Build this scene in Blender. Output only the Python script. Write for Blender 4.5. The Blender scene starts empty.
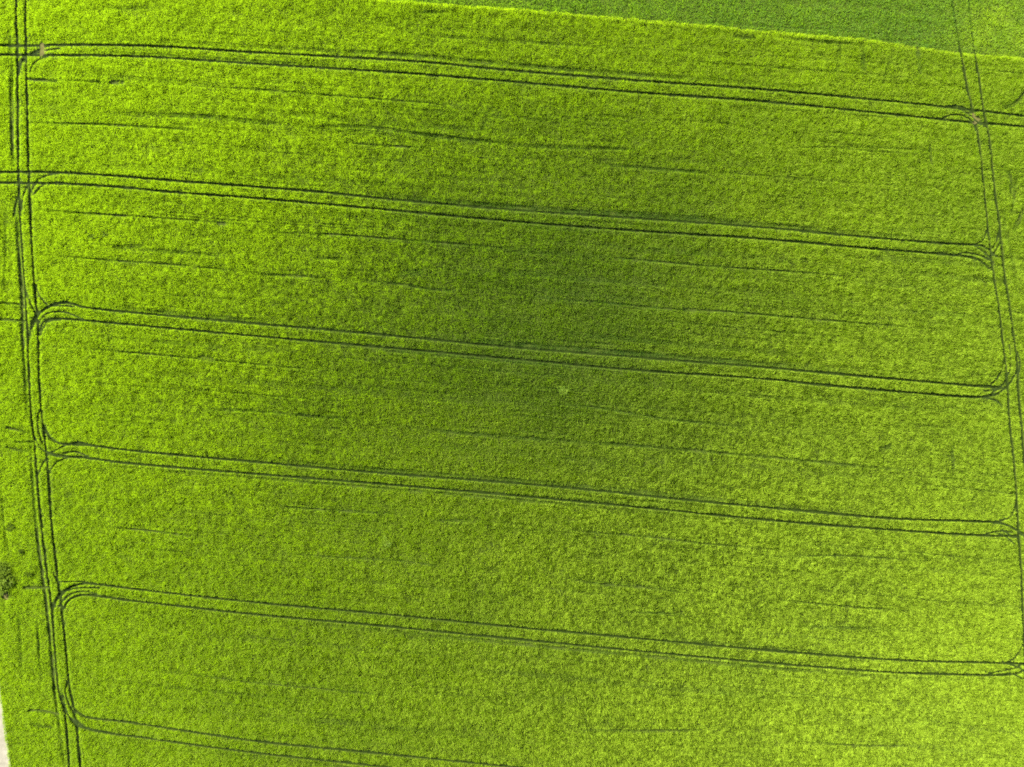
import bpy, bmesh, math, random
import numpy as np
from mathutils import Vector

R = math.radians
rng = np.random.default_rng(7)
random.seed(7)
scene = bpy.context.scene
col = scene.collection

# ----------------------------------------------------------------------------
# scale of the place: a drone 122 m over a flat field
# ----------------------------------------------------------------------------
CAM_H = 122.0
S0 = 0.178                    # metres of ground per photo pixel
CROP_H = 0.48                 # height of the main crop
S = S0 * (1 - 0.35 / CAM_H)    # traced at the crop's own height


def W(px, py):
    return ((px - 512.0) * S, (383.5 - py) * S)


# ----------------------------------------------------------------------------
# helpers
# ----------------------------------------------------------------------------
def mesh_obj(name, verts, faces, material, parent=None):
    me = bpy.data.meshes.new(name)
    me.from_pydata([tuple(v) for v in verts], [], faces)
    me.update()
    me.materials.append(material)
    o = bpy.data.objects.new(name, me)
    col.objects.link(o)
    o.parent = parent
    return o


def tag(o, label=None, cat=None, group=None, kind=None):
    if label: o['label'] = label
    if cat: o['category'] = cat
    if group: o['group'] = group
    if kind: o['kind'] = kind
    return o


def smooth_line(pts, step=1.5):
    """Catmull-Rom through the points, resampled about every STEP units."""
    p = np.array(pts, float)
    if len(p) < 2:
        return p
    p = np.vstack([2 * p[0] - p[1], p, 2 * p[-1] - p[-2]])
    out = []
    for i in range(1, len(p) - 2):
        a, b, c, d = p[i - 1], p[i], p[i + 1], p[i + 2]
        n = max(2, int(np.linalg.norm(c - b) / step))
        t = np.linspace(0, 1, n, endpoint=False)[:, None]
        # centripetal-ish damping: limit the tangents to the segment's length
        L = np.linalg.norm(c - b)
        m1 = (c - a); m1 = m1 / (np.linalg.norm(m1) + 1e-9) * L
        m2 = (d - b); m2 = m2 / (np.linalg.norm(m2) + 1e-9) * L
        h00 = 2 * t**3 - 3 * t**2 + 1; h10 = t**3 - 2 * t**2 + t
        h01 = -2 * t**3 + 3 * t**2; h11 = t**3 - t**2
        out.append(h00 * b + h10 * m1 + h01 * c + h11 * m2)
    out.append(p[-2][None])
    return np.vstack(out)


def offset(line, d, a=None, b=None):
    """The polyline moved D units to the side (positive is down/right in the photo's sense), cut to x in A..B."""
    p = smooth_line(line, 8)
    if a is not None:
        p = p[(p[:, 0] >= a) & (p[:, 0] <= b)]
    t = np.gradient(p, axis=0)
    t /= np.linalg.norm(t, axis=1)[:, None] + 1e-9
    n = np.stack([-t[:, 1], t[:, 0]], 1)
    return p + n * d


def value_noise(x, y, wavelength, seed, aspect=1.0, angle=0.0):
    """Smooth noise about 0 (roughly -1..1) at the world points x, y."""
    r = np.random.default_rng(seed)
    N = 512
    g = r.uniform(-1, 1, (N, N)).astype(np.float32)
    ca, sa = math.cos(angle), math.sin(angle)
    u = (x * ca + y * sa) / (wavelength * aspect) + 300.3
    v = (-x * sa + y * ca) / wavelength + 300.7
    iu = np.floor(u).astype(np.int64); iv = np.floor(v).astype(np.int64)
    fu = u - iu; fv = v - iv
    fu = fu * fu * (3 - 2 * fu); fv = fv * fv * (3 - 2 * fv)
    a = g[iv % N, iu % N]; b = g[iv % N, (iu + 1) % N]
    c = g[(iv + 1) % N, iu % N]; d = g[(iv + 1) % N, (iu + 1) % N]
    return (a * (1 - fu) + b * fu) * (1 - fv) + (c * (1 - fu) + d * fu) * fv


# ----------------------------------------------------------------------------
# the wheel tracks
# ----------------------------------------------------------------------------
OUT = 1180
CROSS = [   # (upper rut, lower rut) of each tramline across the field
    ([(-90, 45), (0, 45), (25, 45), (62, 44.3), (100, 44.5), (160, 46), (256, 52), (416, 61), (512, 70), (637, 80), (768, 89.5), (893, 101), (973, 109.5), (1024, 115.5), (OUT, 131)],
     [(-90, 54.5), (0, 54.5), (62, 54.7), (100, 55), (160, 57), (256, 63.3), (381, 71), (512, 81.2), (637, 92), (768, 101.3), (893, 114), (968, 121.5), (1024, 126), (OUT, 140)]),
    ([(-90, 172), (0, 172), (25, 171.5), (60, 172.3), (100, 174.5), (175, 180.5), (256, 186.5), (313, 191), (381, 198), (512, 209.5), (637, 218), (768, 227.5), (868, 237), (943, 243), (975, 244.8), (985, 246)],
     [(-90, 182), (0, 182.5), (45, 183), (75, 184), (125, 187.2), (162, 191), (256, 198), (381, 209), (512, 221), (637, 230.5), (768, 239), (868, 248), (953, 254.6), (973, 257.5), (983, 262), (990, 269)]),
    ([(31, 329), (37, 316), (50, 306), (68, 302.5), (82, 307), (150, 314), (256, 323.5), (381, 334.5), (512, 347), (637, 357), (768, 367.5), (868, 376.5), (943, 383), (985, 386.5), (997, 387)],
     [(39, 331), (42, 322.5), (50, 318.5), (68, 319), (125, 324), (256, 336), (381, 347), (512, 358.6), (637, 370), (768, 379), (818, 384.3), (918, 393), (978, 397), (998, 394)]),
    ([(44, 428), (49, 437), (60, 443.5), (87, 445), (125, 450), (256, 462), (381, 473), (512, 483), (612, 492), (687, 500), (768, 507.5), (893, 518.5), (993, 522.3), (1010, 526), (1024, 535)],
     [(45, 452), (62, 456), (87, 458), (125, 463), (256, 474), (381, 484), (512, 495.3), (637, 507), (768, 520), (893, 530), (983, 535.5), (1018, 536.5)]),
    ([(52, 610), (55, 601), (62, 592), (80, 584), (100, 584.8), (150, 591), (256, 602.6), (381, 614), (512, 627), (637, 638.5), (768, 650.5), (893, 660), (1008, 663.3), (1024, 664), (1050, 668)],
     [(63, 609), (67, 602), (74, 597), (86, 595), (125, 600), (256, 614.7), (381, 626), (512, 639), (637, 651), (768, 663), (893, 672.5), (985, 675.3), (1013, 674.5), (1030, 668)]),
    ([(72, 706), (77, 712), (85, 717.3), (125, 722), (256, 741.5), (381, 754), (501, 766), (640, 780), (900, 806), (OUT, 826)],
     [(74, 716), (80, 725), (92, 730.5), (150, 739), (256, 753.3), (368, 765.5), (520, 782), (900, 818), (OUT, 838)]),
]
DOWN = [    # (left rut, right rut) of the two headland tramlines
    ([(15, -90), (15.5, 0), (16.5, 45), (17, 75), (17.5, 140), (18.5, 192), (21, 242), (24, 285), (26, 317), (27, 332), (29, 384), (31, 416), (34, 441), (36, 471), (40, 514), (46, 569), (51, 607), (54, 645), (57.5, 687), (64, 712), (69, 767), (78, 850)],
     [(24.5, -90), (25, 0), (25.5, 50), (27, 125), (29, 192), (32, 255), (35, 297), (37, 317), (39, 384), (41, 409), (45, 446), (47.5, 471), (51, 521), (57, 575), (60, 600), (65, 645), (69, 687), (75, 717), (80, 767), (89, 850)]),
    ([(945, -90), (953, 0), (960, 45), (968, 88), (973, 110), (978.5, 135), (985, 192), (989, 234), (993, 267), (1000, 312), (1004, 347), (1008, 384), (1009.5, 414), (1014, 459), (1017, 496), (1018.5, 524), (1022, 576), (1024.5, 640), (1027, 680), (1034, 850)],
     [(962, -90), (970, 5), (975, 50), (980, 80), (984, 110), (989.5, 137), (995.5, 192), (1000, 224), (1004, 267), (1010, 304), (1015, 342), (1018, 367), (1019, 390), (1021, 414), (1025, 459), (1029, 496), (1031, 524), (1035, 576), (1038, 640), (1047, 850)]),
]
TURNS = [   # the turning arcs at each junction
    ("upper left", [[(62, 55), (45, 56.5), (34, 62), (29.5, 71)], [(50, 45), (38, 49), (27, 55), (19, 68), (17.5, 85)], [(24, 55), (19.5, 62), (17.5, 71)], [(58, 48), (44, 50), (28, 54)]]),
    ("second left", [[(30, 192), (37, 180), (48, 174.5), (66, 173)], [(33, 194), (42, 185), (56, 182), (72, 184.5)], [(28, 182), (22, 198), (20, 216)], [(19, 190), (14.5, 205), (13, 216)]]),
    ("third left", [[(29, 336), (31, 322), (39, 311.5), (52, 306), (74, 306.5)], [(37.5, 325), (45, 314), (62, 311.5), (75, 316), (84, 320)], [(25, 290), (30, 303), (37, 317)], [(35, 284), (39.5, 296), (46, 304)], [(40, 335), (46, 322), (60, 319.5)], [(39, 312), (52, 303.5), (66, 301)]]),
    ("fourth left", [[(42, 406), (38, 414), (37.5, 428), (42, 443)], [(34, 436), (40, 448), (47, 453), (58, 457)], [(44.5, 425), (50, 437), (60, 443.5)], [(66, 444), (56, 450), (48, 453)], [(49, 473), (55, 463), (67, 457.5)], [(38, 474), (42, 464), (47.5, 455)], [(62, 453.5), (76, 451.5), (89, 458)], [(63, 446), (78, 442), (92, 446)]]),
    ("fifth left", [[(53, 608), (57, 599), (66, 591), (80, 588), (99, 588)], [(58, 607), (66, 597), (78, 591.6), (90, 592.4), (101, 596.5)], [(53, 573), (57, 582), (60, 592)], [(60, 582), (78, 581.5), (96, 583.5)]]),
    ("lowest left", [[(67, 680), (65, 692), (68, 704), (75, 716)], [(57.5, 684), (60, 700), (66, 713), (75, 722), (82, 726)], [(61, 690), (67, 714), (76, 726), (92, 730.5)], [(63, 708), (70, 718), (76, 724)]]),
    ("upper right", [[(942, 107), (956, 104.8), (970, 110), (977, 118), (985, 126)], [(943, 117.5), (953, 114), (965, 116), (974, 123), (978.5, 136)], [(960, 108), (972, 116), (982, 124)]]),
    ("second right", [[(975, 244.5), (984, 239), (988, 226)], [(970, 244.5), (985, 247), (998, 257)], [(954, 255), (966, 252.3), (978, 254.5), (992, 260)], [(993, 247), (998.5, 237), (1000.5, 224)], [(975, 246), (986, 253), (994, 262)], [(992, 256), (998, 246), (1002, 238)]]),
    ("third right", [[(988, 386), (998, 378), (1003, 366), (1004, 352)], [(982, 397), (996, 394), (1006, 388), (1015, 376), (1018.5, 362)], [(992, 393), (1004, 384), (1011, 366), (1010, 345)], [(983, 397), (997, 400.5), (1003, 407)], [(1018, 352), (1021, 364), (1018.5, 376)], [(985, 391), (996, 389), (1007, 387)]]),
    ("fourth right", [[(990, 522.3), (1008, 518.5), (1015, 509), (1017, 494)], [(993, 523), (1008, 525), (1017, 530), (1026, 537)], [(984, 535.5), (996, 531.3), (1012, 532)], [(1000, 534), (1008, 538), (1015, 544)], [(1003, 530), (1012, 536), (1020, 538)]]),
    ("lowest right", [[(1004, 663.3), (1016, 658), (1023, 645)], [(985, 675.3), (1002, 671), (1018, 667.5), (1027, 660)], [(1008, 664), (1020, 668), (1028, 675)], [(996, 675), (1012, 674), (1023, 679)]]),
]

# fainter marks: drill misses and lodged streaks (polyline, half-width px, depth)
FAINT = []
def fl(pts, hw=0.5, depth=0.55): FAINT.append((pts, hw, depth))
fl([(28, 79), (40, 79.5), (56, 80.5)], .9, .95); fl([(56, 80.5), (75, 80.5), (112, 82)], .4, .4)
fl([(111, 82), (122, 81.5)], 1.3, 1.0); fl([(125, 82), (256, 89), (330, 95), (420, 102), (512, 110)], .35, .4)
fl([(18, 121.5), (30, 122), (60, 123), (100, 124), (160, 127.5), (200, 130)], .6, .85)
fl([(95, 113), (170, 115), (215, 117), (256, 121.5), (320, 127)], 1.6, .45); fl([(200, 117), (256, 121)], .8, .5)
fl([(256, 122), (310, 127), (360, 126), (440, 136.5), (480, 141), (520, 145)], 1.3, .5); fl([(430, 135), (512, 144)], .9, .6)
fl([(340, 142), (380, 145), (430, 148)], .5, .6); fl([(512, 144.5), (560, 147), (610, 148)], 1.3, .6)
fl([(600, 164), (650, 168), (712, 173)], 1.1, .6); fl([(590, 147), (640, 150)], 1.0, .5)
fl([(410, 12), (450, 12)], 1.2, .4); fl([(90, 8), (160, 7)], 1.3, .4); fl([(380, 32), (560, 44), (640, 50)], 1.0, .3)
fl([(34, 209), (100, 214), (180, 219), (256, 225.5)], .4, .55); fl([(218, 223), (224, 223.5)], 1.1, 1.0)
fl([(35, 255), (65, 256), (95, 259), (180, 265), (256, 273)], .45, .6); fl([(120, 248), (180, 252), (248, 257)], 1.1, .4)
fl([(115, 247), (140, 246)], 1.5, .4)
fl([(40, 345), (90, 349), (150, 354), (256, 364), (340, 371)], .4, .5); fl([(200, 357), (212, 359)], 1.3, .8)
fl([(256, 232), (330, 234), (385, 238), (460, 244), (540, 250)], .45, .6); fl([(310, 258), (350, 259)], .9, .55)
fl([(256, 274), (300, 276), (330, 278)], .6, .6); fl([(362, 281), (400, 284), (430, 289), (468, 291)], .8, .75)
fl([(400, 274), (420, 272)], 2.5, .35); fl([(575, 254), (620, 258), (700, 265), (800, 272), (880, 279)], .45, .6)
fl([(512, 294), (530, 297), (600, 302), (660, 308), (690, 310), (720, 311), (768, 315), (850, 322), (960, 331)], .5, .6)
fl([(684, 309.5), (694, 310)], 1.0, .9); fl([(530, 296), (560, 299)], 1.0, .5)
fl([(190, 409), (256, 411), (325, 417), (372, 418)], .9, .45); fl([(390, 425), (450, 432), (512, 437), (600, 443)], 1.2, .45)
fl([(512, 438), (600, 443), (690, 450), (768, 457), (830, 463), (880, 468), (935, 471)], .8, .6)
fl([(540, 402), (600, 408), (660, 418), (768, 429)], .7, .4); fl([(105, 527), (150, 531), (197, 537)], .5, .7)
fl([(256, 505), (330, 510), (410, 515)], .5, .6); fl([(256, 550), (330, 557), (400, 561), (470, 571)], .45, .5)
fl([(550, 527.5), (600, 533), (640, 536), (700, 543), (780, 550)], .5, .65); fl([(420, 520), (482, 521)], .9, .4)
fl([(140, 668), (256, 683), (300, 687), (340, 691), (420, 698)], .5, .5); fl([(560, 577), (600, 584), (640, 587), (695, 594)], .5, .65)
fl([(570, 730), (660, 731), (720, 729)], .7, .45); fl([(768, 598), (820, 604), (920, 612)], .6, .5)
fl([(780, 626), (850, 628), (900, 630)], 1.0, .4); fl([(800, 742), (870, 746), (945, 746)], .5, .5)
fl([(620, 612), (690, 614)], .6, .5); fl([(768, 557), (850, 556), (930, 562)], .5, .4); fl([(760, 150), (820, 147), (890, 148), (950, 152)], .4, .25)
fl([(930, 145), (932, 163)], .7, .5); fl([(953, 440), (954, 475)], 1.0, .55); fl([(880, 450), (890, 446)], 1.5, .4)
fl([(0, 427), (18, 430), (33, 436)], .6, .7); fl([(0, 446), (18, 450), (34, 453)], .6, .7); fl([(16, 442), (34, 442)], .6, .5)
fl([(0, 303), (20, 304)], .5, .5); fl([(0, 319), (26, 321)], .7, .7)
fl([(24, 588), (48, 587.5)], .8, .8); fl([(28, 711), (42, 711), (58, 714.5)], .7, .85); fl([(24, 723), (44, 727), (58, 728.5)], .7, .7)
fl([(36, 614), (38, 640), (41, 690)], .7, .38); fl([(0, 480), (3, 520), (9, 560)], .6, .3)
fl([(10, 15), (9, 60)], 1.0, .5); fl([(6, 192), (4, 300)], .8, .3); fl([(18, 600), (22, 690)], 1.0, .25)
fl([(1024, 204), (1019, 222), (1010, 236)], 1.4, .79); fl([(1010, 200), (1012, 186), (1008, 165)], .9, .6); fl([(1024, 93), (1016, 103), (1006, 107)], 1.3, .7)
fl([(1017, 170), (1014, 200), (1009, 222)], .8, .4); fl([(1003, 190), (1006, 230), (1013, 262), (1022, 310)], .9, .35)
fl([(863, 45), (864, 68)], 2.0, .4); fl([(918, 48), (921, 72)], 1.6, .5); fl([(893, 50), (880, 95)], 1.6, .3); fl([(840, 45), (838, 70)], 1.5, .3)
fl([(780, 38), (860, 44)], 1.0, .45); fl([(730, 36), (760, 38)], 1.2, .5)
# streaks that keep beside the tramlines
def beside(i, k, d, a, b, hw, depth): FAINT.append((offset(CROSS[i][k], d - .5 if d < 0 else d + .4, a, b), max(.75, hw * .85), depth))
beside(0, 0, -5.2, 80, 840, 1.6, .45); beside(0, 1, -2.2, 60, 400, 1.0, .35)
beside(1, 0, -2.6, 330, 1000, 1.8, .5); beside(1, 0, -5, 560, 800, 1.0, .35)
beside(2, 0, -2.6, 90, 300, 1.4, .4); beside(2, 0, -3, 400, 900, 1.9, .5); beside(2, 1, 2.4, 300, 640, .8, .4)
beside(3, 0, -2.8, 200, 900, 1.4, .45); beside(3, 1, 3.6, 90, 700, .7, .55)
beside(4, 1, 4.2, 250, 1010, 1.2, .55); beside(4, 0, -2.4, 620, 900, .8, .35); beside(5, 1, 4, 300, 460, 1.0, .6)
FAINT.append(([(12, 55), (11, 100), (12, 150), (14, 172)], 1.3, .92))
FAINT.append(([(15.5, 192), (17.5, 242), (21, 290), (22, 330), (25, 384), (28, 416)], 1.1, .9))
FAINT.append(([(30, 425), (31.5, 471), (36, 530), (41, 569), (46, 607), (50, 645), (54, 690), (58, 720), (64, 767)], 1.0, .88))
# more of the same, along the drill's direction, shorter and weaker
for _ in range(260):
    x0, y0 = random.uniform(40, 980), random.uniform(10, 760)
    L = random.uniform(60, 330); sl = 0.07 + 0.03 * y0 / 767 + random.uniform(-.01, .01)
    pts = [(x0 + t * L, y0 + t * L * sl + random.uniform(-.5, .5)) for t in (0, .33, .66, 1)]
    FAINT.append((pts, random.uniform(.2, .5), random.uniform(.06, .24)))
for _ in range(55):
    x0, y0 = random.uniform(20, 900), random.uniform(10, 500) if random.random() < .7 else random.uniform(500, 760)
    L = random.uniform(120, 480); sl = 0.07 + 0.03 * y0 / 767 + random.uniform(-.006, .006)
    pts = [(x0 + t * L, y0 + t * L * sl + random.uniform(-.9, .9)) for t in (0, .2, .4, .6, .8, 1)]
    FAINT.append((pts, random.uniform(.8, 2.2), random.uniform(.08, .24)))
for _ in range(18):
    x0, y0 = random.uniform(40, 980), random.uniform(10, 760)
    L = random.uniform(10, 45); sl = random.choice([.08, .08, .08, 3, -2, 9])
    dx = L / math.hypot(1, sl)
    FAINT.append(([(x0, y0), (x0 + dx, y0 + dx * sl)], random.uniform(.5, 1.4), random.uniform(.12, .26)))

BOUND = [(-100, -40), (330, -6), (395, 0), (512, 8.5), (640, 19), (768, 30.5), (860, 38), (900, 44), (960, 52), (1000, 55.5), (1024, 57), (OUT, 66)]   # edge against the darker field
bx, by = np.array(BOUND).T
EDGE = [(-15, 560), (-7, 640), (-2, 690), (1, 715), (4.6, 735), (8.4, 767), (23, 850)]    # edge against the sandy path
ey, ex = np.array([(y, x) for x, y in EDGE]).T

# ----------------------------------------------------------------------------
# crop height map (1 = full height, 0 = bare), from the tracks above
# ----------------------------------------------------------------------------
X0, X1, Y0, Y1, CELL = -90, 1115, -85, 855, 0.25
nx, ny = int((X1 - X0) / CELL), int((Y1 - Y0) / CELL)
field = np.ones((ny, nx), np.float32)


def carve(line, hw, soft, depth, ragged=0.0, taper=False):
    p = smooth_line(line, 6); full = depth; m = max(1, len(p) - 2)
    rad = hw + soft + 0.5
    for k, ((ax, ay), (bx_, by_)) in enumerate(zip(p[:-1], p[1:])):
        depth = full * min(1.0, .1 + 3.0 * min(k, m - k) / max(m, 1)) if taper and m > 3 else full
        i0 = max(0, int((min(ax, bx_) - rad - X0) / CELL)); i1 = min(nx, int((max(ax, bx_) + rad - X0) / CELL) + 1)
        j0 = max(0, int((min(ay, by_) - rad - Y0) / CELL)); j1 = min(ny, int((max(ay, by_) + rad - Y0) / CELL) + 1)
        if i0 >= i1 or j0 >= j1:
            continue
        gx = X0 + (np.arange(i0, i1) + .5) * CELL; gy = Y0 + (np.arange(j0, j1) + .5) * CELL
        gx, gy = np.meshgrid(gx, gy)
        dx, dy = bx_ - ax, by_ - ay
        t = np.clip(((gx - ax) * dx + (gy - ay) * dy) / (dx * dx + dy * dy + 1e-9), 0, 1)
        d = np.hypot(gx - ax - t * dx, gy - ay - t * dy)
        if not taper:
            d = d + .28 * value_noise(gx, gy, 22.0, 95)              # ruts wander in width
        if ragged:
            d = d + ragged * value_noise(gx, gy, 4.0, 91) + ragged * .6 * value_noise(gx, gy, 1.7, 92)
            dep = np.clip(depth * ((1 if taper else 1.3) + (.55 if taper else .3) * value_noise(gx, gy, 14.0, 93)), 0, 1)
        else:
            dep = depth
        f = np.clip((d - hw) / soft, 0, 1)
        f = f * f * (3 - 2 * f)
        v = 1 - dep * (1 - f)
        w = field[j0:j1, i0:i1]
        np.minimum(w, v, out=w)


for pts, hw, depth in FAINT:
    carve(pts, hw * .8, 1.1 + hw * .6, (min(.86, depth * 1.15) if hw <= .7 else min(.62, depth)) if depth < .8 else min(1, depth), .35, taper=True)
for pair in CROSS + DOWN:
    for k, line in enumerate(pair):
        if pair is DOWN[1]:
            ln = smooth_line(line, 6)
            carve(ln[ln[:, 1] > 60], 1.25, .4, 1.0, .16)
            carve(ln[(ln[:, 1] <= 68) & (ln[:, 1] > 44)], .8, .6, .8, .2)
            carve(ln[ln[:, 1] <= 52], .3, .9, .36, .3)
        else:
            carve(line, 1.12, .45, 1.0, .16)
for _n, arcs in TURNS:
    for a in arcs:
        carve(a, .74, .45, 1.0, .18)
# trampled patches
PATCH = [(41, 47.5, 2.6, 5.5), (41, 52, 2.6, 4), (979, 119, 3.3, 3.4), (971, 112, 4, 1.0), (981, 123, 2.4, 1.8), (5, 596, 4.2, 4.6), (112.5, 82, 2, 1.2), (121.5, 81.6, 2, 1.2)]
JUNC = [(30, 50, 13, 8), (27, 178, 12, 9), (40, 313, 13, 14), (47, 449, 14, 11), (63, 592, 13, 10), (74, 722, 12, 11),
        (972, 116, 20, 8), (993, 250, 13, 11), (1007, 386, 16, 11), (1012, 531, 15, 8), (1018, 668, 15, 7)]
GX, GY = None, None
for cx, cy, rx, ry in PATCH:
    i0, i1 = int((cx - 2 * rx - X0) / CELL), int((cx + 2 * rx - X0) / CELL)
    j0, j1 = int((cy - 2 * ry - Y0) / CELL), int((cy + 2 * ry - Y0) / CELL)
    gx, gy = np.meshgrid(X0 + (np.arange(i0, i1) + .5) * CELL, Y0 + (np.arange(j0, j1) + .5) * CELL)
    d = np.hypot((gx - cx) / rx, (gy - cy) / ry) + .35 * value_noise(gx, gy, 2.5, 17) + .25 * value_noise(gx, gy, 1.1, 18)
    w = field[j0:j1, i0:i1]
    np.minimum(w, np.clip((d - .75) / .5, 0, 1), out=w)


def lookup(px, py):
    i = ((px - X0) / CELL).astype(np.int64); j = ((py - Y0) / CELL).astype(np.int64)
    ok = (i >= 0) & (i < nx) & (j >= 0) & (j < ny)
    out = np.ones(len(px), np.float32)
    out[ok] = field[j[ok], i[ok]]
    return out


# ----------------------------------------------------------------------------
# materials
# ----------------------------------------------------------------------------
def new_mat(name):
    m = bpy.data.materials.new(name); m.use_nodes = True
    nt = m.node_tree
    for n in list(nt.nodes): nt.nodes.remove(n)
    return m, nt, nt.nodes.new('ShaderNodeOutputMaterial')


def leaf_mat(name, lo, hi, tlo, thi, trans=.42, spec=.25):
    """Leaf blades: colour varies with each leaf's tint attribute; part of the light passes through."""
    m, nt, out = new_mat(name)
    at = nt.nodes.new('ShaderNodeAttribute'); at.attribute_name = 'tint'
    mx = nt.nodes.new('ShaderNodeMix'); mx.data_type = 'RGBA'
    mx.inputs[6].default_value = (*lo, 1); mx.inputs[7].default_value = (*hi, 1)
    nt.links.new(at.outputs['Fac'], mx.inputs[0])
    m2 = nt.nodes.new('ShaderNodeMix'); m2.data_type = 'RGBA'
    m2.inputs[6].default_value = (*tlo, 1); m2.inputs[7].default_value = (*thi, 1)
    nt.links.new(at.outputs['Fac'], m2.inputs[0])
    p = nt.nodes.new('ShaderNodeBsdfPrincipled')
    p.inputs['Roughness'].default_value = .55
    p.inputs['Specular IOR Level'].default_value = spec
    nt.links.new(mx.outputs[2], p.inputs['Base Color'])
    t = nt.nodes.new('ShaderNodeBsdfTranslucent')
    nt.links.new(m2.outputs[2], t.inputs['Color'])
    ms = nt.nodes.new('ShaderNodeMixShader'); ms.inputs[0].default_value = trans
    nt.links.new(p.outputs[0], ms.inputs[1]); nt.links.new(t.outputs[0], ms.inputs[2])
    nt.links.new(ms.outputs[0], out.inputs[0])
    return m


def ground_mat(name, c1, c2, scale, bump=.3, c3=None, rough=.95):
    m, nt, out = new_mat(name)
    tc = nt.nodes.new('ShaderNodeTexCoord')
    n1 = nt.nodes.new('ShaderNodeTexNoise'); n1.inputs['Scale'].default_value = scale; n1.inputs['Detail'].default_value = 8
    n2 = nt.nodes.new('ShaderNodeTexNoise'); n2.inputs['Scale'].default_value = scale * 6; n2.inputs['Detail'].default_value = 6
    for n in (n1, n2): nt.links.new(tc.outputs['Object'], n.inputs['Vector'])
    r = nt.nodes.new('ShaderNodeValToRGB')
    r.color_ramp.elements[0].position = .35; r.color_ramp.elements[0].color = (*c1, 1)
    r.color_ramp.elements[1].position = .65; r.color_ramp.elements[1].color = (*c2, 1)
    if c3:
        e = r.color_ramp.elements.new(.5); e.color = (*c3, 1)
    ad = nt.nodes.new('ShaderNodeMix'); ad.data_type = 'FLOAT'; ad.inputs[0].default_value = .45
    nt.links.new(n1.outputs['Fac'], ad.inputs[2]); nt.links.new(n2.outputs['Fac'], ad.inputs[3])
    nt.links.new(ad.outputs[0], r.inputs[0])
    p = nt.nodes.new('ShaderNodeBsdfPrincipled'); p.inputs['Roughness'].default_value = rough
    p.inputs['Specular IOR Level'].default_value = .03
    nt.links.new(r.outputs[0], p.inputs['Base Color'])
    b = nt.nodes.new('ShaderNodeBump'); b.inputs['Strength'].default_value = bump; b.inputs['Distance'].default_value = .08
    nt.links.new(n2.outputs['Fac'], b.inputs['Height']); nt.links.new(b.outputs[0], p.inputs['Normal'])
    nt.links.new(p.outputs[0], out.inputs[0])
    return m


M_ground = ground_mat('soil', (.014, .022, .003), (.032, .044, .006), .5)
M_track = ground_mat('track_soil', (.005, .009, .001), (.014, .022, .003), 1.2, c3=(.008, .014, .0015))
M_trod = ground_mat('trodden_ground', (.005, .010, .001), (.018, .028, .005), 1.6)
M_bare = ground_mat('bare_soil', (.035, .034, .009), (.070, .064, .018), 1.8)
M_sand = ground_mat('sandy_path', (.095, .087, .062), (.155, .141, .104), .8, bump=.2)
M_crop = leaf_mat('crop_leaf', (.040, .082, .010), (.256, .340, .015), (.061, .142, .004), (.368, .545, .004), .50, .08)  # dark end deepened to carry the painted centre shade
M_dark = leaf_mat('neighbour_crop_leaf', (.078, .156, .019), (.210, .295, .020), (.138, .272, .008), (.31, .46, .008), .54, .1)
M_shrub = leaf_mat('shrub_leaf', (.034, .058, .003), (.075, .110, .006), (.03, .08, .01), (.08, .15, .015), .12, .03)
M_weed = leaf_mat('weed_leaf', (.014, .028, .001), (.036, .056, .002), (.04, .09, .006), (.10, .16, .008), .1, .03)
M_pale = leaf_mat('pale_weed_leaf', (.055, .10, .010), (.13, .19, .012), (.085, .17, .004), (.19, .28, .005), .45, .08)
M_stem = ground_mat('woody_stem', (.06, .045, .025), (.12, .09, .05), 6)

# ----------------------------------------------------------------------------
# leaves: one triangle per leaf, made in bulk
# ----------------------------------------------------------------------------
def leaves_mesh(name, base, tip, width, az_side, tint, material, parent=None):
    n = len(base)
    sx, sy = np.cos(az_side), np.sin(az_side)
    side = np.stack([sx, sy, np.zeros(n)], 1) * (width * .5)[:, None]
    v = np.empty((n, 3, 3), np.float32)
    v[:, 0] = base - side; v[:, 1] = base + side; v[:, 2] = tip
    me = bpy.data.meshes.new(name)
    me.vertices.add(n * 3); me.loops.add(n * 3); me.polygons.add(n)
    me.vertices.foreach_set('co', v.ravel())
    me.loops.foreach_set('vertex_index', np.arange(n * 3, dtype=np.int32))
    me.polygons.foreach_set('loop_start', np.arange(0, n * 3, 3, dtype=np.int32))
    me.update(calc_edges=True)
    a = me.attributes.new('tint', 'FLOAT', 'FACE')
    a.data.foreach_set('value', tint.astype(np.float32))
    me.materials.append(material)
    o = bpy.data.objects.new(name, me); col.objects.link(o); o.parent = parent
    return o


def view_shading(px, py, x, y):
    """View-angle shade painted into leaf colour and stand density: darkest mid-field, lighter outwards."""
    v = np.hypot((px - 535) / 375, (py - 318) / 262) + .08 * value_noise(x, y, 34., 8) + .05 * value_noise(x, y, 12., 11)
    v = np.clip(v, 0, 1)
    return v * v * (3 - 2 * v)


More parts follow.
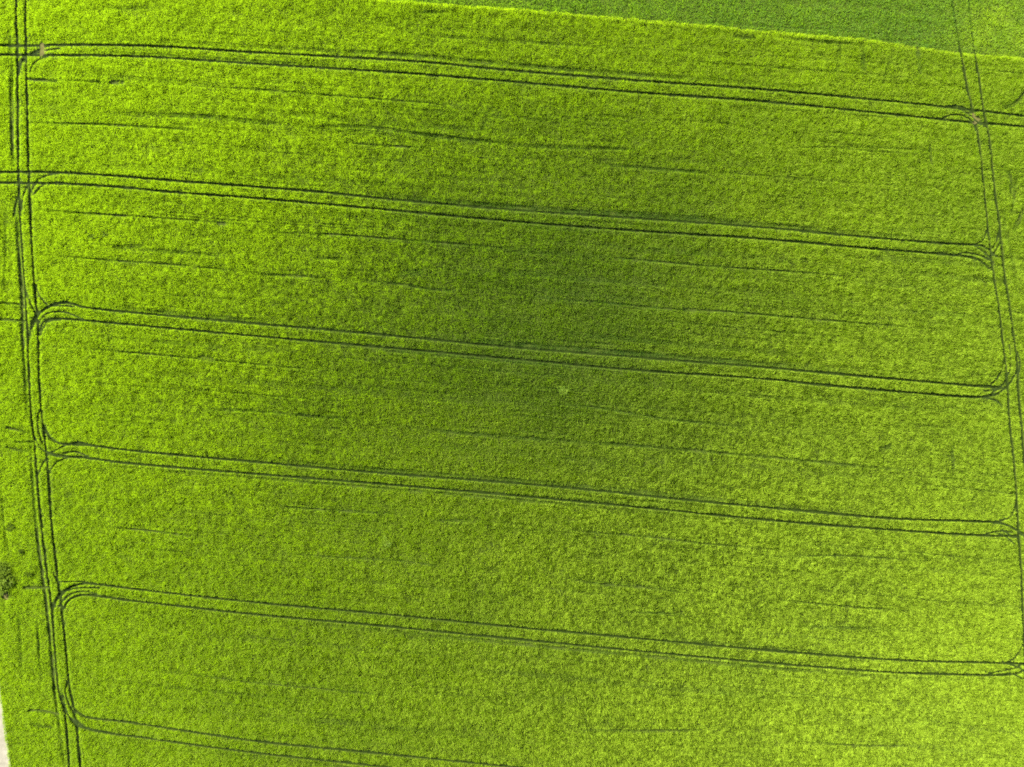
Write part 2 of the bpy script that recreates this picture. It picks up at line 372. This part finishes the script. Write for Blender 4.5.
def make_crop(name, n, material, dark, crop_h, wmin, wmax):
    px = rng.uniform(300 if dark else -62, 1086, n); py = rng.uniform(-58, 70 if dark else 825, n)
    edge = np.interp(px, bx, by)
    wob = .8 * value_noise(px, py, 6., 31) + .5 * value_noise(px, py, 2., 32)
    keep = (py < edge - .2 + wob) if dark else (py > edge + wob)
    keep &= px > np.interp(py, ey, ex) + .9 * value_noise(px, py, 5., 33) + .5 * value_noise(px, py, 1.8, 34)
    px, py, edge = px[keep], py[keep], edge[keep]
    f = lookup(px, py)
    x, y = W(px, py)
    n = len(px)
    # uneven stand: patchy growth, lumps and small clumps
    ang = -R(4.8)
    lump = .46 * value_noise(x, y, 1.15, 1) + .42 * value_noise(x, y, .62, 2) + .36 * value_noise(x, y, 2.6, 3) \
        + .24 * value_noise(x, y, .75, 4, 9.0, ang) + .34 * value_noise(x, y, 1.3, 44, 60.0, ang) + .12 * value_noise(x, y, 8., 5)
    head = np.clip((20 - px) / 15, 0, 1) + np.clip((px - 1006) / 12, 0, 1)
    lump += head * .45 * value_noise(x, y, 1.1, 6, 6.0, R(92))
    h = crop_h * np.clip(1 + .44 * lump, .35, 1.8)
    if not dark:
        ridge = np.exp(-((py - edge - 2.2) / 2.0) ** 2)          # lush strip along the field's edge
        h *= 1 + .12 * ridge
    u = rng.uniform(0, 1, n)
    # thinner, lower plants where the map says so
    live = rng.uniform(0, 1, n) < (.015 + .985 * np.clip(f * 4.0 - .5, 0, 1))
    # stand thinned in the middle, adding to the painted dark centre
    stand = np.clip(.72 + .27 * view_shading(px, py, x, y) + .10 * value_noise(x, y, 5., 41), .3, 1)
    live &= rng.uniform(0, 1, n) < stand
    h = h * np.clip(f, .12, 1)
    px, py, x, y, h, u, lump, f = (a[live] for a in (px, py, x, y, h, u, lump, f))
    n = len(px)
    zt = h * (.80 + .20 * np.sqrt(u))
    zb = zt * rng.uniform(.12, .42, n)
    tilt = R(1) * (3 + 30 * rng.uniform(0, 1, n) ** 1.3)
    # neighbouring plants lean together
    lx = .2 * value_noise(x, y, 1.1, 21) + .6 * value_noise(x, y, .5, 22); ly = .2 * value_noise(x, y, 1.1, 23) + .6 * value_noise(x, y, .5, 24)
    az = np.arctan2(ly + rng.normal(0, .45, n), lx + rng.normal(0, .45, n))
    rad = (zt - zb) * np.tan(tilt)
    bent = np.where(f > .37, 1 - f, 0) * crop_h * .12                    # lodged plants lie over instead of getting shorter
    rad = rad + bent * rng.uniform(.2, 1.0, n)
    base = np.stack([x, y, zb], 1)
    tip = np.stack([x + rad * np.cos(az), y + rad * np.sin(az), zt], 1)
    width = rng.uniform(wmin, wmax, n)
    side = az + math.pi / 2 + rng.normal(0, .5, n)
    vshade = view_shading(px, py, x, y)
    big = .205 + .325 * vshade + .05 * value_noise(x, y, 11., 9) + .04 * value_noise(x, y, 2.5, 10, 4., ang)  # view-angle darkening of the centre painted into the leaf tint
    if dark:
        big = big - .38 + .55 * np.clip((px - 925) / 60, 0, 1) * np.clip((py + 12) / 22, 0, 1) * (.75 + .5 * value_noise(x, y, 4., 51))
    else:
        big = big + .35 * np.exp(-((py - np.interp(px, bx, by) - 1.5) / 1.8) ** 2)  # sunlit line along the field edge painted as brighter leaf tint
    big = big - .55 * np.where(f > .37, 1 - f, 0)                 # shade of the lowered strips painted as darker leaf tint
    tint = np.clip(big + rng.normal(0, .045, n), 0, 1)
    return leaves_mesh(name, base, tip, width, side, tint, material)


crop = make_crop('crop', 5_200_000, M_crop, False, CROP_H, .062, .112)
tag(crop, 'bright yellow green cereal crop filling the field between the wheel tracks', 'crop', kind='stuff')
dark = make_crop('neighbouring_crop', 320_000, M_dark, True, .30, .07, .13)
tag(dark, 'darker blue green crop beyond the curved field edge in the upper right corner', 'crop', kind='stuff')


# ----------------------------------------------------------------------------
# ground, path, tracks
# ----------------------------------------------------------------------------
g = mesh_obj('ground', [(-2500, -2500, 0), (2500, -2500, 0), (2500, 2500, 0), (-2500, 2500, 0)], [(0, 1, 2, 3)], M_ground)
tag(g, kind='structure')

pv, pf = [], []
e = smooth_line([(-40, 300), (-24, 480)] + EDGE + [(60, 1050)], 6)
for i, (x, y) in enumerate(e):
    wx, wy = W(x + .8, y)
    pv += [(wx - 4.2, wy, .004), (wx, wy, .004)]
    if i: pf.append((2 * i - 2, 2 * i, 2 * i + 1, 2 * i - 1))
path = mesh_obj('farm_path', pv, pf, M_sand)
tag(path, 'pale cream sandy path at the lower left corner of the field', 'path', kind='structure')

zlevel = [0.004]
def ribbons(name, lines, width, material):
    v, f = [], []
    for line in lines:
        zlevel[0] += .0006
        p = smooth_line(line, 3)
        t = np.gradient(p, axis=0); t /= np.linalg.norm(t, axis=1)[:, None] + 1e-9
        nrm = np.stack([-t[:, 1], t[:, 0]], 1)
        k0 = len(v)
        for i, (q, m) in enumerate(zip(p, nrm)):
            w = width / S / 2 * (1 + random.uniform(-.12, .12))
            for sgn in (-1, 1):
                wx, wy = W(*(q + m * w * sgn)); v.append((wx, wy, zlevel[0]))
            if i: f.append((k0 + 2 * i - 2, k0 + 2 * i, k0 + 2 * i + 1, k0 + 2 * i - 1))
    return mesh_obj(name, v, f, material)


nth = ['topmost', 'second from the top', 'third from the top', 'fourth from the top', 'fifth from the top', 'lowest']
tail = ['just below the darker field and crossing a tan bare patch', 'ending in a fork by the right headland track', 'curving in from the left headland track',
        'with looping turn marks at its left end', 'swinging up from the left headland in a wide arc', 'running out of the lower edge of the picture']
for i, pair in enumerate(CROSS):
    o = ribbons('wheel_track', pair, .46, M_track)
    tag(o, f'{nth[i]} of the pairs of wheel ruts across the crop, {tail[i]}', 'wheel track', 'wheel tracks across the field', 'structure')
for pair, lab in zip(DOWN, ['pair of wheel ruts down the left headland of the field', 'pair of wheel ruts down the right headland of the field']):
    tag(ribbons('wheel_track', pair, .46, M_track), lab, 'wheel track', 'wheel tracks along the headlands', 'structure')
for n, arcs in TURNS:
    o = ribbons('turning_track', arcs, .28, M_trod)
    tag(o, f'curved turning ruts at the {n} track junction', 'wheel track', 'turning tracks at the junctions', 'structure')


def patch(name, cx, cy, rx, ry, seed, material, z):
    r = random.Random(seed); v = [(*W(cx, cy), z)]
    n = 28
    for k in range(n):
        a = 2 * math.pi * k / n; q = 1 + .25 * math.sin(3 * a + seed) + r.uniform(-.12, .12)
        v.append((*W(cx + rx * q * math.cos(a), cy + ry * q * math.sin(a)), z))
    return mesh_obj(name, v, [(0, 1 + k, 1 + (k + 1) % n) for k in range(n)], material)


tag(patch('bare_soil', 41.5, 49, 3.0, 6.5, 1, M_bare, .03), 'tan bare soil patch between the ruts near the upper left junction', 'bare soil', 'bare soil patches', 'structure')
tag(patch('bare_soil', 977.5, 117.5, 5.5, 5, 2, M_bare, .033), 'tan bare soil patch where the tracks meet at the upper right', 'bare soil', 'bare soil patches', 'structure')
tag(patch('bare_soil', 5, 598, 5, 6, 3, M_bare, .036), 'tan bare soil beside the dark shrub at the left edge', 'bare soil', 'bare soil patches', 'structure')


# ----------------------------------------------------------------------------
# shrub and weeds
# ----------------------------------------------------------------------------
def stems_mesh(name, tips, material, parent, r0):
    v, f = [], []
    for t in tips:
        t = np.array(t); k0 = len(v)
        mid = t * .5 + np.array([random.uniform(-.06, .06), random.uniform(-.06, .06), 0]) * np.linalg.norm(t)
        for q, rr in ((np.zeros(3), r0), (mid, r0 * .7), (t, r0 * .3)):
            for k in range(5):
                a = 2 * math.pi * k / 5
                v.append((q[0] + rr * math.cos(a), q[1] + rr * math.sin(a), q[2]))
        for s in range(2):
            for k in range(5):
                a, b = k0 + s * 5 + k, k0 + s * 5 + (k + 1) % 5
                f.append((a, b, b + 5, a + 5))
    return mesh_obj(name, v, f, material, parent)


def plant(name, px, py, radius, height, nleaf, mat, label, cat, group=None, leaf=.16, nclump=9, seed=0, squash=1.0):
    r = np.random.default_rng(seed)
    root = bpy.data.objects.new(name, None); col.objects.link(root)
    root.location = (*W(px, py), 0.0)
    tag(root, label, cat, group)
    a = r.uniform(0, 2 * math.pi, nclump); d = np.sqrt(r.uniform(0, 1, nclump)) * radius * .75
    cz = height * r.uniform(.45, .85, nclump) * (1 - .35 * (d / radius) ** 2)
    c = np.stack([d * np.cos(a), d * np.sin(a) * squash, cz], 1)
    stems_mesh('stem', c, M_stem, root, .015 + .02 * height)
    k = r.integers(0, nclump, nleaf)
    dirv = r.normal(0, 1, (nleaf, 3)); dirv /= np.linalg.norm(dirv, axis=1)[:, None]
    rr = radius * .42 * r.uniform(.35, 1.0, nleaf) ** .5
    base = c[k] + dirv * rr[:, None] * np.array([1, squash, min(1.0, height / radius * .6)])
    base[:, 2] = np.clip(base[:, 2], .03, None)
    d2 = dirv * .7 + r.normal(0, .5, (nleaf, 3)); d2[:, 2] = np.abs(d2[:, 2]) * .6
    tip = base + d2 * leaf * 1.6
    leaves_mesh('foliage', base, tip, r.uniform(.6, 1.1, nleaf) * leaf, r.uniform(0, 6.28, nleaf), np.clip(r.normal(.5, .25, nleaf), 0, 1), mat, root)
    return root


plant('shrub', 1.0, 577, 2.1, 1.1, 2600, M_shrub, 'dark green leafy shrub cut off by the left edge beside tan soil', 'shrub', leaf=.22, nclump=22, seed=1, squash=1.35)
WG = 'dark weeds standing in the crop'
plant('weed', 10, 527, .75, 0.65, 315, M_weed, 'largest dark weed clump in the left headland above the shrub', 'weed', WG, leaf=.14, nclump=9, seed=2)
plant('weed', 21, 551, .45, 0.62, 150, M_weed, 'small dark weed clump between the shrub and the left headland track', 'weed', WG, leaf=.13, nclump=6, seed=3)
plant('weed', 28.5, 574, .65, .62, 230, M_weed, 'dark low weed clump beside the left headland ruts, right of the shrub', 'weed', WG, leaf=.13, nclump=7, seed=4)
plant('weed', 92, 237, .75, 0.60, 120, M_weed, 'dark weed clump in the second crop strip, lower left of its neighbour', 'weed', WG, leaf=.13, nclump=7, seed=5)
plant('weed', 105, 234, .65, 0.60, 100, M_weed, 'dark weed clump in the second crop strip, right of a similar clump', 'weed', WG, leaf=.13, nclump=7, seed=6)
plant('weed', 925, 558, .5, 0.62, 135, M_weed, 'small dark weed clump below the fourth tramline near its right end', 'weed', WG, leaf=.13, nclump=6, seed=7)
plant('weed', 564, 391, 1.1, .62, 260, M_pale, 'pale lime weed clump on the darkest part of the crop at the centre', 'weed', 'pale weeds standing in the crop', leaf=.14, nclump=9, seed=8)
plant('weed', 385, 542, 1.1, .62, 230, M_pale, 'pale lime weed clump between the fourth and fifth tramlines', 'weed', 'pale weeds standing in the crop', leaf=.14, nclump=9, seed=9)

# ----------------------------------------------------------------------------
# camera, sun, sky
# ----------------------------------------------------------------------------
cam = bpy.data.cameras.new('camera'); co = bpy.data.objects.new('camera', cam); col.objects.link(co)
co.location = (0, 0, CAM_H); co.rotation_euler = (0, 0, 0)
cam.sensor_width = 36; cam.sensor_fit = 'HORIZONTAL'
cam.lens = 36 * CAM_H / (1024 * S0)
cam.clip_start = .5; cam.clip_end = 8000
scene.camera = co

EL, AZ = R(32), R(138)                 # sun: high angle, compass in the picture plane (counter-clockwise from +x)
sd = Vector((math.cos(EL) * math.cos(AZ), math.cos(EL) * math.sin(AZ), math.sin(EL)))
sl = bpy.data.lights.new('sun', 'SUN'); so = bpy.data.objects.new('sun', sl); col.objects.link(so)
sl.energy = 5.0; sl.angle = R(.5); sl.color = (1, .96, .88)
so.rotation_euler = sd.to_track_quat('Z', 'Y').to_euler()

w = bpy.data.worlds.new('World'); scene.world = w; w.use_nodes = True
nt = w.node_tree; bg = nt.nodes['Background']
sk = nt.nodes.new('ShaderNodeTexSky'); sk.sky_type = 'NISHITA'; sk.sun_disc = False
sk.sun_elevation = EL; sk.sun_rotation = math.atan2(sd.x, sd.y)
nt.links.new(sk.outputs[0], bg.inputs[0]); bg.inputs[1].default_value = .07

vs = scene.view_settings
vs.view_transform = 'Standard'; vs.look = 'None'; vs.gamma = 1; vs.use_curve_mapping = False
vs.exposure = 2.88
scene.cycles.max_bounces = 5; scene.cycles.diffuse_bounces = 4; scene.cycles.transmission_bounces = 4
scene.cycles.use_denoising = False
scene.cycles.filter_width = 1.95
